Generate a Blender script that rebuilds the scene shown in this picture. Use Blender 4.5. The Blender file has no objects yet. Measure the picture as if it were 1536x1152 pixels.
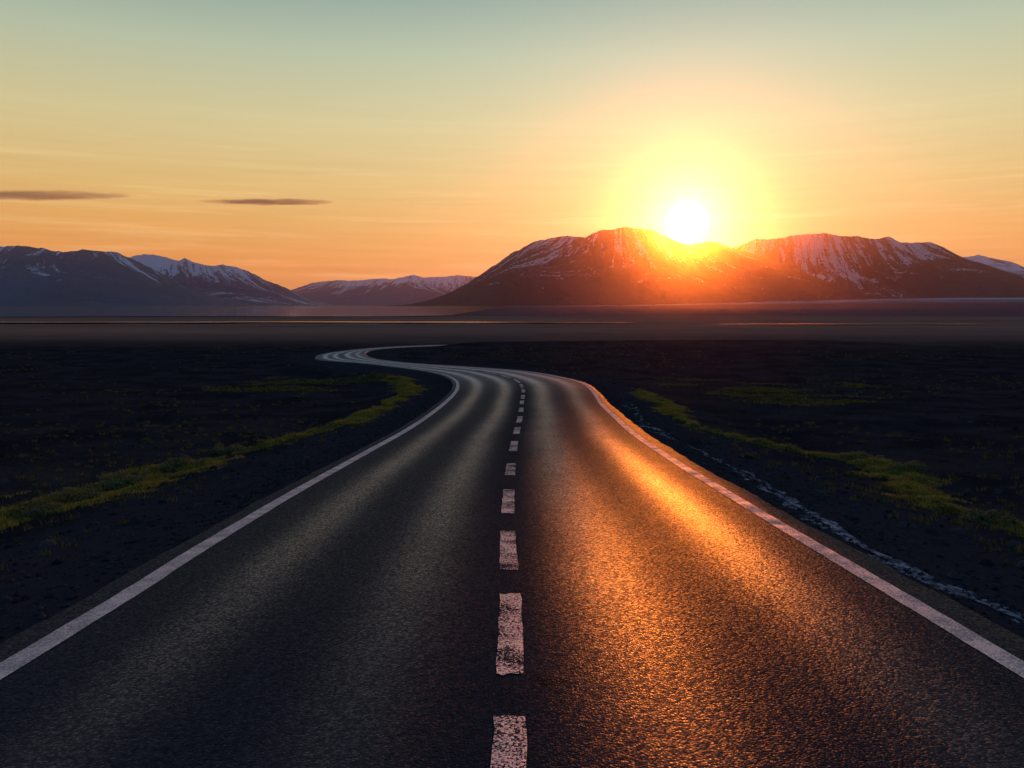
import bpy, math, random
import numpy as np
from mathutils import Vector
random.seed(4); rng = np.random.default_rng(11)
R = math.radians
scene = bpy.context.scene
COL = scene.collection

# ------------------------------------------------------------------ camera
F = 1195.0                      # focal length in photo pixels (1536 wide)
HOR = 458.0                     # horizon row of the photo
CAM_Z = 2.5
PITCH = math.atan((576.0 - HOR) / F)
cam_d = bpy.data.cameras.new('camera'); cam = bpy.data.objects.new('camera', cam_d); COL.objects.link(cam)
cam_d.sensor_width = 36.0; cam_d.lens = 36.0 * F / 1536.0
cam_d.clip_start = 0.1; cam_d.clip_end = 120000.0
cam.location = (0, 0, CAM_Z); cam.rotation_euler = (math.pi / 2 - PITCH, 0, 0)
scene.camera = cam

def ray(px, py):                # world direction of a photo pixel, scaled to y = 1
    a = (px - 768.0) / F; b = (576.0 - py) / F
    y = math.cos(PITCH) + b * math.sin(PITCH)
    z = -math.sin(PITCH) + b * math.cos(PITCH)
    return a / y, z / y         # x and z per metre of depth

# ------------------------------------------------------------------ sun, sky, exposure
sx_, sz_ = ray(1030, 334)
SUN = Vector((sx_, 1.0, sz_)).normalized()
SUN_EL = math.asin(SUN.z); SUN_AZ = math.atan2(SUN.x, SUN.y)
ld = bpy.data.lights.new('sun', 'SUN'); sun = bpy.data.objects.new('sun', ld); COL.objects.link(sun)
ld.energy = 3.6; ld.angle = R(0.55); ld.color = (1.0, 0.205, 0.014)
sun.rotation_euler = (-SUN).to_track_quat('-Z', 'Y').to_euler()

class NT:
    """small helper for writing node trees"""
    def __init__(s, tree): s.t = tree; s.n = tree.nodes; s.l = tree.links
    def new(s, kind, **kw):
        n = s.n.new(kind)
        for k, v in kw.items(): setattr(n, k, v)
        return n
    def put(s, sock, v):
        if isinstance(v, bpy.types.NodeSocket): s.l.new(v, sock)
        elif v is not None:
            try: sock.default_value = v
            except Exception: sock.default_value = (*v, 1.0)
    def m(s, op, a, b=None, c=None, clamp=False):
        n = s.new('ShaderNodeMath', operation=op); n.use_clamp = clamp
        for i, v in enumerate((a, b, c)):
            if v is not None: s.put(n.inputs[i], v)
        return n.outputs[0]
    def vm(s, op, a, b=None, out=0):
        n = s.new('ShaderNodeVectorMath', operation=op)
        s.put(n.inputs[0], a)
        if b is not None: s.put(n.inputs[1], b)
        return n.outputs[out]
    def step(s, v, a, b, lo=0.0, hi=1.0):
        n = s.new('ShaderNodeMapRange', interpolation_type='SMOOTHSTEP')
        s.put(n.inputs[0], v); s.put(n.inputs[1], a); s.put(n.inputs[2], b); s.put(n.inputs[3], lo); s.put(n.inputs[4], hi)
        return n.outputs[0]
    def mix(s, f, a, b, blend='MIX'):
        n = s.new('ShaderNodeMix', data_type='RGBA', blend_type=blend)
        s.put(n.inputs[0], f); s.put(n.inputs[6], a); s.put(n.inputs[7], b)
        return n.outputs[2]
    def ramp(s, f, pts, interp='LINEAR'):
        n = s.new('ShaderNodeValToRGB'); r = n.color_ramp; r.interpolation = interp
        while len(r.elements) < len(pts): r.elements.new(0.5)
        for e, (p, c) in zip(r.elements, pts):
            e.position = p; e.color = (*c, 1.0) if len(c) == 3 else c
        s.put(n.inputs[0], f)
        return n.outputs[0]
    def noise(s, vec, scale, detail=4.0, rough=0.55, out=0, **kw):
        n = s.new('ShaderNodeTexNoise', **kw)
        s.put(n.inputs['Vector'], vec); s.put(n.inputs['Scale'], scale); s.put(n.inputs['Detail'], detail); s.put(n.inputs['Roughness'], rough)
        return n.outputs[out]
    def mapping(s, vec, scale=(1, 1, 1), loc=(0, 0, 0), rot=(0, 0, 0)):
        n = s.new('ShaderNodeMapping'); s.put(n.inputs[0], vec)
        n.inputs['Scale'].default_value = scale; n.inputs['Location'].default_value = loc; n.inputs['Rotation'].default_value = rot
        return n.outputs[0]
    def bump(s, h, strength, dist, normal=None):
        n = s.new('ShaderNodeBump'); s.put(n.inputs['Strength'], strength); s.put(n.inputs['Distance'], dist); s.put(n.inputs['Height'], h)
        if normal is not None: s.put(n.inputs['Normal'], normal)
        return n.outputs[0]
    def sep(s, v):
        n = s.new('ShaderNodeSeparateXYZ'); s.put(n.inputs[0], v); return n.outputs
    def comb(s, x, y, z):
        n = s.new('ShaderNodeCombineXYZ')
        for i, v in enumerate((x, y, z)): s.put(n.inputs[i], v)
        return n.outputs[0]

world = bpy.data.worlds.new('World'); scene.world = world; world.use_nodes = True
w = NT(world.node_tree); w.n.clear()
tc = w.new('ShaderNodeTexCoord').outputs['Generated']
D = w.vm('NORMALIZE', tc)
dx, dy, dz = w.sep(D)
# the look of the air by height above the horizon, on the side of the sunset
SKY_PTS = [(0.00, (0.84, 0.275, 0.085)), (0.048, (0.88, 0.335, 0.08)), (0.098, (0.80, 0.41, 0.115)),
           (0.139, (0.74, 0.485, 0.175)), (0.21, (0.65, 0.56, 0.29)), (0.287, (0.45, 0.51, 0.37)),
           (0.358, (0.225, 0.335, 0.32)), (0.45, (0.09, 0.15, 0.22)), (1.0, (0.08, 0.14, 0.25))]
# faint stratus streaks, long and thin, laid over the dome by azimuth and elevation
az = w.m('ARCTAN2', dx, dy)
streak = w.noise(w.comb(w.m('MULTIPLY', az, 2.2), w.m('MULTIPLY', dz, 55.0), 0.0), 1.3, 5.0, 0.55)
streak2 = w.noise(w.comb(w.m('MULTIPLY', az, 5.0), w.m('MULTIPLY', dz, 140.0), 3.0), 1.1, 4.0, 0.5)
low = w.step(dz, 0.02, 0.30, 1.0, 0.0)
zz = w.m('ADD', w.m('MAXIMUM', dz, 0.0), w.m('MULTIPLY', w.m('MULTIPLY', w.m('SUBTRACT', streak, 0.5), 0.035), low))
front = w.ramp(zz, SKY_PTS)
back = w.ramp(zz, [(0.0, (0.14, 0.19, 0.31)), (0.2, (0.15, 0.22, 0.38)), (0.5, (0.12, 0.19, 0.34)), (1.0, (0.08, 0.14, 0.25))])
hx, hy = SUN.x / math.hypot(SUN.x, SUN.y), SUN.y / math.hypot(SUN.x, SUN.y)
hl = w.m('SQRT', w.m('ADD', w.m('ADD', w.m('MULTIPLY', dx, dx), w.m('MULTIPLY', dy, dy)), 1e-4))
caz = w.m('DIVIDE', w.m('ADD', w.m('MULTIPLY', dx, hx), w.m('MULTIPLY', dy, hy)), hl)     # cosine of azimuth from the sun
side = w.step(caz, -0.35, 0.80)
base = w.mix(side, back, front)
cs = w.m('MINIMUM', w.vm('DOT_PRODUCT', D, tuple(SUN), out=1), 1.0)
th = w.m('MULTIPLY', w.m('ARCCOSINE', cs), 180 / math.pi)                                 # degrees from the sun
# aureole: elongated a little along the horizon because the streaks catch it
def glow(width, amp, colr):
    g = w.m('MULTIPLY', w.m('EXPONENT', w.m('MULTIPLY', th, -1.0 / width)), amp)
    return w.vm('MULTIPLY', w.comb(g, g, g), colr)
g1 = glow(15.0, 0.36, (0.60, 0.74, 0.58))
g2 = glow(1.8, 1.15, (1.0, 0.72, 0.80))
disc = w.m('MULTIPLY', w.step(th, 0.0, 1.7, 1.0, 0.0), 2.2)
dsc = w.vm('MULTIPLY', w.comb(disc, disc, disc), (1.0, 0.9, 0.7))
sky = w.vm('ADD', w.vm('ADD', base, g1), w.vm('ADD', g2, dsc))
bright = w.m('ADD', 1.0, w.m('MULTIPLY', w.m('MULTIPLY', w.m('SUBTRACT', streak2, 0.5), 0.26), low))
sky = w.vm('MULTIPLY', sky, w.comb(bright, bright, bright))
wisp = w.m('MULTIPLY', w.step(w.noise(w.comb(w.m('MULTIPLY', az, 3.0), w.m('MULTIPLY', dz, 60.0), 9.0), 1.2, 6.0, 0.62), 0.52, 0.72), w.m('MULTIPLY', w.m('MULTIPLY', low, side), 0.11))
sky = w.vm('ADD', sky, w.vm('MULTIPLY', w.comb(wisp, wisp, wisp), (1.0, 0.9, 0.6)))
nish = w.new('ShaderNodeTexSky', sky_type='NISHITA'); nish.sun_disc = False
nish.sun_elevation = SUN_EL; nish.sun_rotation = SUN_AZ; nish.dust_density = 4.0
nb = w.vm('MULTIPLY', nish.outputs[0], (0.0015, 0.0015, 0.0015))
sky = w.vm('ADD', sky, nb)
bg = w.new('ShaderNodeBackground'); w.put(bg.inputs[0], sky); bg.inputs[1].default_value = 1.0
wo = w.new('ShaderNodeOutputWorld'); w.l.new(bg.outputs[0], wo.inputs[0])
world.cycles.sampling_method = 'MANUAL'; world.cycles.sample_map_resolution = 1024

vs = scene.view_settings
vs.view_transform = 'Standard'; vs.look = 'None'; vs.exposure = 0.0; vs.gamma = 1.0; vs.use_curve_mapping = False
cy = scene.cycles
cy.use_denoising = True
try: cy.denoiser = 'OPENIMAGEDENOISE'; cy.denoising_input_passes = 'RGB_ALBEDO_NORMAL'
except Exception: pass
cy.max_bounces = 6; cy.volume_bounces = 1; cy.sample_clamp_indirect = 4.0; cy.transparent_max_bounces = 12
cy.volume_step_rate = 1.0

# ------------------------------------------------------------------ helpers
def tag(o, label=None, cat=None, group=None, kind=None):
    for k, v in (('label', label), ('category', cat), ('group', group), ('kind', kind)):
        if v: o[k] = v
    return o
def mesh(name, verts, faces, mat, parent=None, smooth=True, uv=None, attrs=None):
    me = bpy.data.meshes.new(name)
    verts = np.asarray(verts, dtype=np.float32)
    if isinstance(faces, np.ndarray):
        me.vertices.add(len(verts)); me.vertices.foreach_set('co', verts.ravel())
        k = faces.shape[1]
        me.loops.add(faces.size); me.loops.foreach_set('vertex_index', faces.ravel().astype(np.int32))
        me.polygons.add(len(faces)); me.polygons.foreach_set('loop_start', np.arange(0, faces.size, k, dtype=np.int32))
        me.polygons.foreach_set('loop_total', np.full(len(faces), k, dtype=np.int32))
        me.update(calc_edges=True); me.validate()
    else:
        me.from_pydata([tuple(v) for v in verts], [], faces)
    if uv is not None:
        ul = me.uv_layers.new(name='UVMap'); li = np.empty(len(me.loops), dtype=np.int32); me.loops.foreach_get('vertex_index', li)
        ul.data.foreach_set('uv', np.asarray(uv, dtype=np.float32)[li].ravel())
    if attrs:
        for an, av in attrs.items():
            a = me.attributes.new(an, 'FLOAT', 'POINT'); a.data.foreach_set('value', np.asarray(av, dtype=np.float32).ravel())
    me.polygons.foreach_set('use_smooth', np.full(len(me.polygons), smooth))
    if mat: me.materials.append(mat)
    o = bpy.data.objects.new(name, me); COL.objects.link(o)
    if parent is not None: o.parent = parent
    return o
def grid_faces(nu, nv):         # vertices laid out [v * nu + u]
    u, v = np.meshgrid(np.arange(nu - 1), np.arange(nv - 1)); a = (v * nu + u).ravel()
    return np.stack([a, a + 1, a + 1 + nu, a + nu], axis=1)
def hash2(ix, iy, seed):
    n = (ix.astype(np.int64) * 374761393 + iy.astype(np.int64) * 668265263 + seed * 1442695041) & 0xffffffff
    n = ((n ^ (n >> 13)) * 1274126177) & 0xffffffff
    return ((n ^ (n >> 16)) & 0xffffff) / float(0xffffff)
def vnoise(x, y, seed=0):       # smooth value noise, -1..1
    x = np.asarray(x, float); y = np.asarray(y, float)
    ix = np.floor(x); iy = np.floor(y); fx = x - ix; fy = y - iy
    fx = fx ** 3 * (fx * (fx * 6 - 15) + 10); fy = fy ** 3 * (fy * (fy * 6 - 15) + 10)
    a = hash2(ix, iy, seed); b = hash2(ix + 1, iy, seed); c = hash2(ix, iy + 1, seed); d = hash2(ix + 1, iy + 1, seed)
    return (a + (b - a) * fx + (c - a) * fy + (a - b - c + d) * fx * fy) * 2 - 1
def fbm(x, y, seed=0, octs=4, gain=0.5):
    s = 0; a = 1; t = 0
    for o in range(octs):
        s = s + a * vnoise(x * 2 ** o, y * 2 ** o, seed + o * 17); t += a; a *= gain
    return s / t
def ridged(x, y, seed=0, octs=4, gain=0.55):
    s = 0; a = 1; t = 0
    for o in range(octs):
        s = s + a * (1 - np.abs(vnoise(x * 2 ** o, y * 2 ** o, seed + o * 31))); t += a; a *= gain
    return s / t                # about 0..1, crests at 1
def sstep(x, a, b):
    t = np.clip((np.asarray(x, float) - a) / (b - a), 0, 1); return t * t * (3 - 2 * t)
def material(name):
    m = bpy.data.materials.new(name); m.use_nodes = True; t = NT(m.node_tree); t.n.clear()
    o = t.new('ShaderNodeOutputMaterial'); return m, t, o
def principled(t, o, col, rough, normal=None, spec=0.5, **kw):
    p = t.new('ShaderNodeBsdfPrincipled')
    t.put(p.inputs['Base Color'], col); t.put(p.inputs['Roughness'], rough); t.put(p.inputs['Specular IOR Level'], spec)
    if normal is not None: t.put(p.inputs['Normal'], normal)
    for k, v in kw.items(): t.put(p.inputs[k.replace('_', ' ')], v)
    t.l.new(p.outputs[0], o.inputs[0]); return p

def matte(t, o, col, normal=None, rough=0.6):
    d = t.new('ShaderNodeBsdfDiffuse'); t.put(d.inputs[0], col); t.put(d.inputs[1], rough)
    if normal is not None: t.put(d.inputs[2], normal)
    t.l.new(d.outputs[0], o.inputs[0])

# ------------------------------------------------------------------ the lie of the land
# the road runs down a gentle slope from the camera and levels out on the plain
_pd = np.array([-60, 0, 4.0, 5.6, 7.15, 10.3, 17.1, 24.0, 37.0, 45.0, 60.0, 80.0, 110.0, 400.0])
_pz = 2.5 - np.array([2.35, 2.44, 2.47, 2.53, 2.65, 2.93, 3.44, 3.84, 4.42, 4.66, 4.92, 5.0, 5.02, 5.02])
_yy = np.arange(-60, 400, 0.25); _zz = np.interp(_yy, _pd, _pz)
_k = np.exp(-0.5 * (np.arange(-16, 17) / 6.0) ** 2); _k /= _k.sum()
_zz = np.convolve(np.pad(_zz, 16, mode='edge'), _k, mode='valid')
def prof(y): return np.interp(y, _yy, _zz)
def on_profile(px, py):         # where the line of sight through a pixel meets the road profile
    rx, rz = ray(px, py)
    lo, hi = 0.5, 3000.0
    for _ in range(60):
        mid = 0.5 * (lo + hi)
        if CAM_Z + rz * mid > prof(mid): lo = mid
        else: hi = mid
    return np.array([rx * lo, lo])

PAIRS = [((-236, 1152), (1776, 1152)), ((0, 1008), (1536, 1006)), ((182, 898), (1356, 898)), ((292, 828), (1238, 828)),
         ((410, 757), (1119, 757)), ((547, 680), (998, 683)), ((602, 650), (951, 651)), ((641, 625), (922, 625)),
         ((670, 602), (903, 607)), ((686, 583), (890, 588)), ((683, 570), (872, 574)), ((668, 562.5), (838, 565)),
         ((640, 556.5), (790, 557)), ((595, 550.5), (708, 550.5)), ((545, 545), (634, 546)), ((508, 542.5), (587, 541.7)),
         ((484, 540), (558, 537.5)), ((477, 535.5), (547, 533)), ((487, 530.5), (545, 529.5)), ((520, 525.8), (552, 526)),
         ((575, 520.8), (582, 522.6)), ((640, 517.8), (640, 519.6)), ((712, 516.4), (712, 517.8)), ((900, 514.6), (900, 515.9)), ((1080, 513.2), (1080, 514.4))]
PL = np.array([on_profile(*a) for a, b in PAIRS]); PR = np.array([on_profile(*b) for a, b in PAIRS])
dL = (PL[0] - PL[1]); dR = (PR[0] - PR[1])
PL = np.vstack([[PL[0] + np.array([-0.0, -44])], [PL[0] + np.array([0, -14])], PL]); PR = np.vstack([[PR[0] + np.array([0, -44])], [PR[0] + np.array([0, -14])], PR])
def catmull(P, n):               # Hermite curve with tangents scaled to the chord lengths
    P = np.asarray(P, float); h = np.linalg.norm(np.diff(P[:, :2], axis=0), axis=1) + 1e-9; sl = np.diff(P, axis=0) / h[:, None]
    T = np.empty_like(P); T[0] = sl[0]; T[-1] = sl[-1]
    T[1:-1] = (sl[:-1] * h[1:, None] + sl[1:] * h[:-1, None]) / (h[1:] + h[:-1])[:, None]; out = []
    for i in range(len(P) - 1):
        t = np.linspace(0, 1, n, endpoint=False)[:, None]; a, b = T[i] * h[i], T[i + 1] * h[i]
        out.append(P[i] * (2 * t ** 3 - 3 * t ** 2 + 1) + a * (t ** 3 - 2 * t ** 2 + t) + P[i + 1] * (3 * t ** 2 - 2 * t ** 3) + b * (t ** 3 - t ** 2))
    out.append(P[-1:]); return np.vstack(out)
def smooth(P, s=3.0):
    k = np.exp(-0.5 * (np.arange(-12, 13) / s) ** 2); k /= k.sum()
    return np.stack([np.convolve(np.pad(P[:, i], 12, mode='reflect', reflect_type='odd'), k, mode='valid') for i in range(2)], axis=1)
LN = smooth(catmull(PL, 22)); RN = smooth(catmull(PR, 22))     # the two painted edge lines, in plan
MID = 0.5 * (LN + RN)
ARC = np.concatenate([[0], np.cumsum(np.linalg.norm(np.diff(MID, axis=0), axis=1))])
# resample evenly enough
NS = 1500
# denser near the camera is not needed: arc-length steps of about 0.25 m
_s = np.linspace(0, ARC[-1], NS)
LN = np.stack([np.interp(_s, ARC, LN[:, i]) for i in range(2)], axis=1)
RN = np.stack([np.interp(_s, ARC, RN[:, i]) for i in range(2)], axis=1)
MID = 0.5 * (LN + RN); ARC = _s
ACR = RN - LN; WID = np.linalg.norm(ACR, axis=1); ACR = ACR / WID[:, None]
def fade(s0, s1, a, b): return a + (b - a) * sstep(ARC, s0, s1)
_arc_at = lambda y: float(ARC[np.argmin(np.abs(MID[:, 1] - y) + (ARC > 95) * 1e3)])
A40 = _arc_at(38.0); A60 = _arc_at(58.0)
EXL = fade(A40, A60, 0.36, 0.25) + 0.05 * fbm(ARC / 0.9, ARC * 0, 61, 4); EXR = fade(A40 - 8, A60, 0.42, 0.25) + 0.05 * fbm(ARC / 0.9, ARC * 0, 67, 4)   # asphalt outside the lines
EL = LN - ACR * EXL[:, None]; ER = RN + ACR * EXR[:, None]
def sd_road(x, y):              # distance outside the asphalt (negative on it) and which side
    x = np.asarray(x, float).ravel(); y = np.asarray(y, float).ravel()
    out = np.full(len(x), 1e3); side = np.zeros(len(x))
    near = np.where((np.abs(x) < 90) & (y > -60) & (y < 160))[0]
    C = 0.5 * (EL + ER); HW = 0.5 * np.linalg.norm(ER - EL, axis=1); st = slice(None, None, 2)
    Cs, Hs, As = C[st], HW[st], ACR[st]
    for k in range(0, len(near), 4000):
        i = near[k:k + 4000]
        dxx = x[i, None] - Cs[None, :, 0]; dyy = y[i, None] - Cs[None, :, 1]
        dd = np.sqrt(dxx ** 2 + dyy ** 2) - Hs[None, :]
        j = np.argmin(dd, axis=1); out[i] = dd[np.arange(len(i)), j]
        side[i] = np.sign(dxx[np.arange(len(i)), j] * As[j, 0] + dyy[np.arange(len(i)), j] * As[j, 1])
    return out, side
def land(x, y, detail=True):
    x = np.asarray(x, float); y = np.asarray(y, float); shp = np.broadcast(x, y).shape
    x = np.broadcast_to(x, shp).ravel(); y = np.broadcast_to(y, shp).ravel()
    d, side = sd_road(x, y)
    z = prof(np.clip(y, -60, 399)) - 0.055
    z = z - (0.10 * sstep(d, 0.2, 1.2) + 0.5 * sstep(d, 1.5, 5.5)) * (1 - sstep(y, 55, 90))
    z = z - 0.12 * sstep(-d, 0.5, 1.2)
    r = np.hypot(x, y)
    yn = np.interp(x, [-14.5, -10.4, -4.7, 11, 28], [92.9, 97.4, 100.3, 103.5, 106.5]) - 3.0     # a low swell that hides the road's last stretch
    z = z + 0.62 * sstep(x, -13, -3) * (1 - sstep(x, 34, 60)) * np.exp(-0.5 * ((y - yn) / 1.5) ** 2)
    und = 0.10 * fbm(x / 3.0, y / 3.0, 5) + 0.22 * fbm(x / 14.0, y / 14.0, 9, 3)
    z = z + und * sstep(d, 0.8, 8.0) * (1 - 0.5 * sstep(r, 150, 600))
    z = z + 0.035 * fbm(x / 0.5, y / 0.5, 21, 3) * sstep(d, 0.1, 0.8)
    # alluvial apron rising to the feet of the eastern mountains
    z = z + 62.0 * sstep(y, 1400, 6200) * sstep(x / np.maximum(y, 1.0), 0.0, 0.62)
    return z.reshape(shp)
def on_land(px, py):
    rx, rz = ray(px, py); t = np.concatenate([np.arange(2, 130, 0.05), np.arange(130, 800, 0.5)])
    below = CAM_Z + rz * t < land(rx * t, t)
    i = int(np.argmax(below)); return np.array([rx * t[i], t[i]])

# ------------------------------------------------------------------ ground sheet
def axis(fine_lo, fine_hi, step, far_lo, far_hi, growth):
    a = list(np.arange(fine_lo, fine_hi + step / 2, step))
    s = step; v = a[-1]
    while v < far_hi: s *= growth; v += s; a.append(min(v, far_hi))
    s = step; v = a[0]
    while v > far_lo: s *= growth; v -= s; a.insert(0, max(v, far_lo))
    return np.array(a)
gx = axis(-26, 24, 0.22, -16000, 16000, 1.07); gy = axis(2.0, 112.0, 0.32, -900, 19000, 1.055)
GX, GY = np.meshgrid(gx, gy); GZ = land(GX, GY)
_d, _ = sd_road(GX, GY); BK = 1 - sstep(_d + 0.8 * fbm(GX.ravel() / 1.5, GY.ravel() / 1.5, 41, 4), 1.8, 3.6)
gm, t, o = material('volcanic_sand')
geo = t.new('ShaderNodeNewGeometry'); P = geo.outputs['Position']; px_, py_, pz_ = t.sep(P)
n1 = t.noise(P, 0.35, 5.0, 0.6); n2 = t.noise(P, 9.0, 6.0, 0.65); n3 = t.noise(P, 0.02, 4.0, 0.6)
wob = t.m('MULTIPLY', t.m('SUBTRACT', t.noise(t.mapping(P, (0.004, 0.01, 1)), 1.0, 4.0, 0.6), 0.5), 70.0)
yb = t.m('ADD', py_, wob)
bank = t.new('ShaderNodeAttribute', attribute_name='bank').outputs['Fac']          # crushed stone of the embankment
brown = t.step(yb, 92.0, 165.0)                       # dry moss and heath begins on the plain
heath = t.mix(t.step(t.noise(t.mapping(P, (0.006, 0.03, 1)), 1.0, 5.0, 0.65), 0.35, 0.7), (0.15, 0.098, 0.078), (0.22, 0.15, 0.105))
sand = t.mix(t.step(n1, 0.3, 0.7), (0.010, 0.0125, 0.016), (0.027, 0.029, 0.033))
grit = t.mix(t.step(n2, 0.55, 0.75), sand, (0.048, 0.045, 0.048))
grit = t.mix(t.m('MULTIPLY', bank, t.step(n2, 0.35, 0.6, 0.4, 1.0)), grit, (0.022, 0.028, 0.036))
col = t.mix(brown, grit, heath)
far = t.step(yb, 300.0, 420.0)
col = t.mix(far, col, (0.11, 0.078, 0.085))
# wind-blown snow on the flats in front of the mountains
fl = t.m('MULTIPLY', t.step(py_, 2500.0, 4200.0), t.step(t.noise(t.mapping(P, (0.0006, 0.004, 1)), 1.0, 4.0, 0.6), 0.47, 0.56))
col = t.mix(t.m('MULTIPLY', fl, 0.75), col, (0.55, 0.56, 0.60))
nb_ = t.bump(t.noise(P, 22.0, 6.0, 0.7), 0.35, 0.02); nb_ = t.bump(t.noise(P, 2.6, 5.0, 0.65), 0.35, 0.08, nb_)
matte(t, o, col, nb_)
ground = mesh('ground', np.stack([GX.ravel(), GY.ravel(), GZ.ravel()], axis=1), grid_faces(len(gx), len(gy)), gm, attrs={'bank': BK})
tag(ground, kind='structure')

# ------------------------------------------------------------------ road
FAR0 = A40
am, t, o = material('asphalt')
uvn = t.new('ShaderNodeUVMap', uv_map='UVMap').outputs[0]; u, v, _ = t.sep(uvn)       # u: 0 left line .. 1 right line; v metres
P = t.new('ShaderNodeNewGeometry').outputs['Position']
uw = t.m('ADD', u, t.m('MULTIPLY', t.m('SUBTRACT', t.noise(t.comb(t.m('MULTIPLY', v, 0.09), 0.0, 0.0), 1.0, 3.0), 0.5), 0.05))
def track(c, wd):
    q = t.m('DIVIDE', t.m('SUBTRACT', uw, c), wd)
    return t.m('EXPONENT', t.m('MULTIPLY', t.m('MULTIPLY', q, q), -1.0))
tr = t.m('ADD', t.m('ADD', track(0.15, 0.045), track(0.365, 0.045)), t.m('ADD', track(0.63, 0.058), t.m('MULTIPLY', track(0.86, 0.050), 0.75)), clamp=True)
patch = t.noise(t.mapping(uvn, (1.5, 0.25, 1)), 2.0, 5.0, 0.6)
far_sheen = t.step(v, FAR0, FAR0 + 18.0, 1.0, 2.0)                 # far road's pale sheen put in by raising gloss and roughness on the plain
wear = t.m('MULTIPLY', tr, t.step(patch, 0.2, 0.65, 0.7, 1.0))
vor = t.new('ShaderNodeTexVoronoi', feature='F1', distance='EUCLIDEAN'); t.put(vor.inputs['Vector'], P); vor.inputs['Scale'].default_value = 58.0
stone = vor.outputs['Distance']
cell = t.sep(vor.outputs['Color'])[0]; spark = t.m('ADD', 0.25, t.m('MULTIPLY', t.m('MULTIPLY', cell, cell), 2.3))   # each stone polished differently
gn = t.noise(P, 150.0, 3.0, 0.6); gr = t.noise(P, 26.0, 4.0, 0.6)
hgt = t.m('ADD', t.m('MULTIPLY', stone, -1.0), t.m('ADD', t.m('MULTIPLY', gn, 0.35), t.m('MULTIPLY', gr, 0.7)))
base = t.mix(t.step(gr, 0.3, 0.7), (0.008, 0.015, 0.024), (0.018, 0.030, 0.042))
base = t.mix(t.m('MULTIPLY', wear, 0.5), base, (0.034, 0.040, 0.048))
hs = t.step(t.vm('LENGTH', t.vm('SUBTRACT', P, (0, 0, 0)), out=1), 6.0, 45.0, 1.0, 0.8)
nrm = t.bump(hgt, t.m('MULTIPLY', hs, t.m('SUBTRACT', 1.0, t.m('MULTIPLY', wear, 0.3))), 0.0042)
rough = t.m('SUBTRACT', t.m('ADD', t.m('ADD', 0.37, t.m('MULTIPLY', far_sheen, 0.14)), t.m('MULTIPLY', t.m('SUBTRACT', patch, 0.5), 0.10)), t.m('MULTIPLY', wear, 0.08))
# fine cracks and a seam along the middle
ck = t.new('ShaderNodeTexVoronoi', feature='DISTANCE_TO_EDGE'); t.put(ck.inputs['Vector'], t.vm('ADD', t.mapping(P, (0.55, 0.35, 1)), t.vm('MULTIPLY', t.noise(P, 1.2, 4.0, 0.6, out=1), (0.9, 0.9, 0)))); ck.inputs['Scale'].default_value = 0.8
crk = t.m('MULTIPLY', t.step(ck.outputs['Distance'], 0.003, 0.012, 1.0, 0.0), t.step(t.noise(P, 0.3, 2.0), 0.52, 0.66))
base = t.mix(t.m('MULTIPLY', crk, 0.9), base, (0.006, 0.006, 0.007))
# dark stone and binder: a matte body under a dull, slightly polished skin
df = t.new('ShaderNodeBsdfDiffuse'); t.put(df.inputs[0], base); t.put(df.inputs[2], nrm)
gl = t.new('ShaderNodeBsdfAnisotropic', distribution='BECKMANN'); t.put(gl.inputs['Color'], (0.78, 0.84, 1.0)); t.put(gl.inputs['Roughness'], rough); t.put(gl.inputs['Normal'], nrm)
fr = t.new('ShaderNodeFresnel'); fr.inputs['IOR'].default_value = 1.33; t.put(fr.inputs['Normal'], nrm)
ms = t.new('ShaderNodeMixShader'); t.put(ms.inputs[0], t.m('MULTIPLY', fr.outputs[0], t.m('MULTIPLY', t.m('ADD', t.m('SUBTRACT', t.m('ADD', 0.058, t.m('MULTIPLY', t.m('SUBTRACT', far_sheen, 1.0), 0.06)), t.m('MULTIPLY', track(0.5, 0.085), 0.043)), t.m('MULTIPLY', wear, 0.26)), t.m('MULTIPLY', spark, far_sheen))))
t.l.new(df.outputs[0], ms.inputs[1]); t.l.new(gl.outputs[0], ms.inputs[2]); t.l.new(ms.outputs[0], o.inputs[0])

us = np.concatenate([[-9, -8], np.linspace(0, 1, 25), [8, 9]])
rows = []; uvs = []
for i in range(NS):
    zc = prof(MID[i, 1])
    for uu in us:
        if uu == -9: p = EL[i] - ACR[i] * 0.10; dz_ = -0.22; q = -EXL[i] / WID[i] - 0.02
        elif uu == -8: p = EL[i]; dz_ = -0.012; q = -EXL[i] / WID[i]
        elif uu == 8: p = ER[i]; dz_ = -0.012; q = 1 + EXR[i] / WID[i]
        elif uu == 9: p = ER[i] + ACR[i] * 0.10; dz_ = -0.22; q = 1 + EXR[i] / WID[i] + 0.02
        else: p = LN[i] + ACR[i] * WID[i] * uu; dz_ = 0.03 * (1 - (2 * uu - 1) ** 2); q = uu
        rows.append((p[0], p[1], float(prof(p[1])) + dz_)); uvs.append((q, ARC[i]))
NU = len(us)
road = mesh('road', np.array(rows), grid_faces(NU, NS), am, uv=np.array(uvs)); tag(road, kind='structure')
def road_z(i, uu):
    return 0.03 * (1 - (2 * uu - 1) ** 2) if 0 <= uu <= 1 else 0.0

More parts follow.
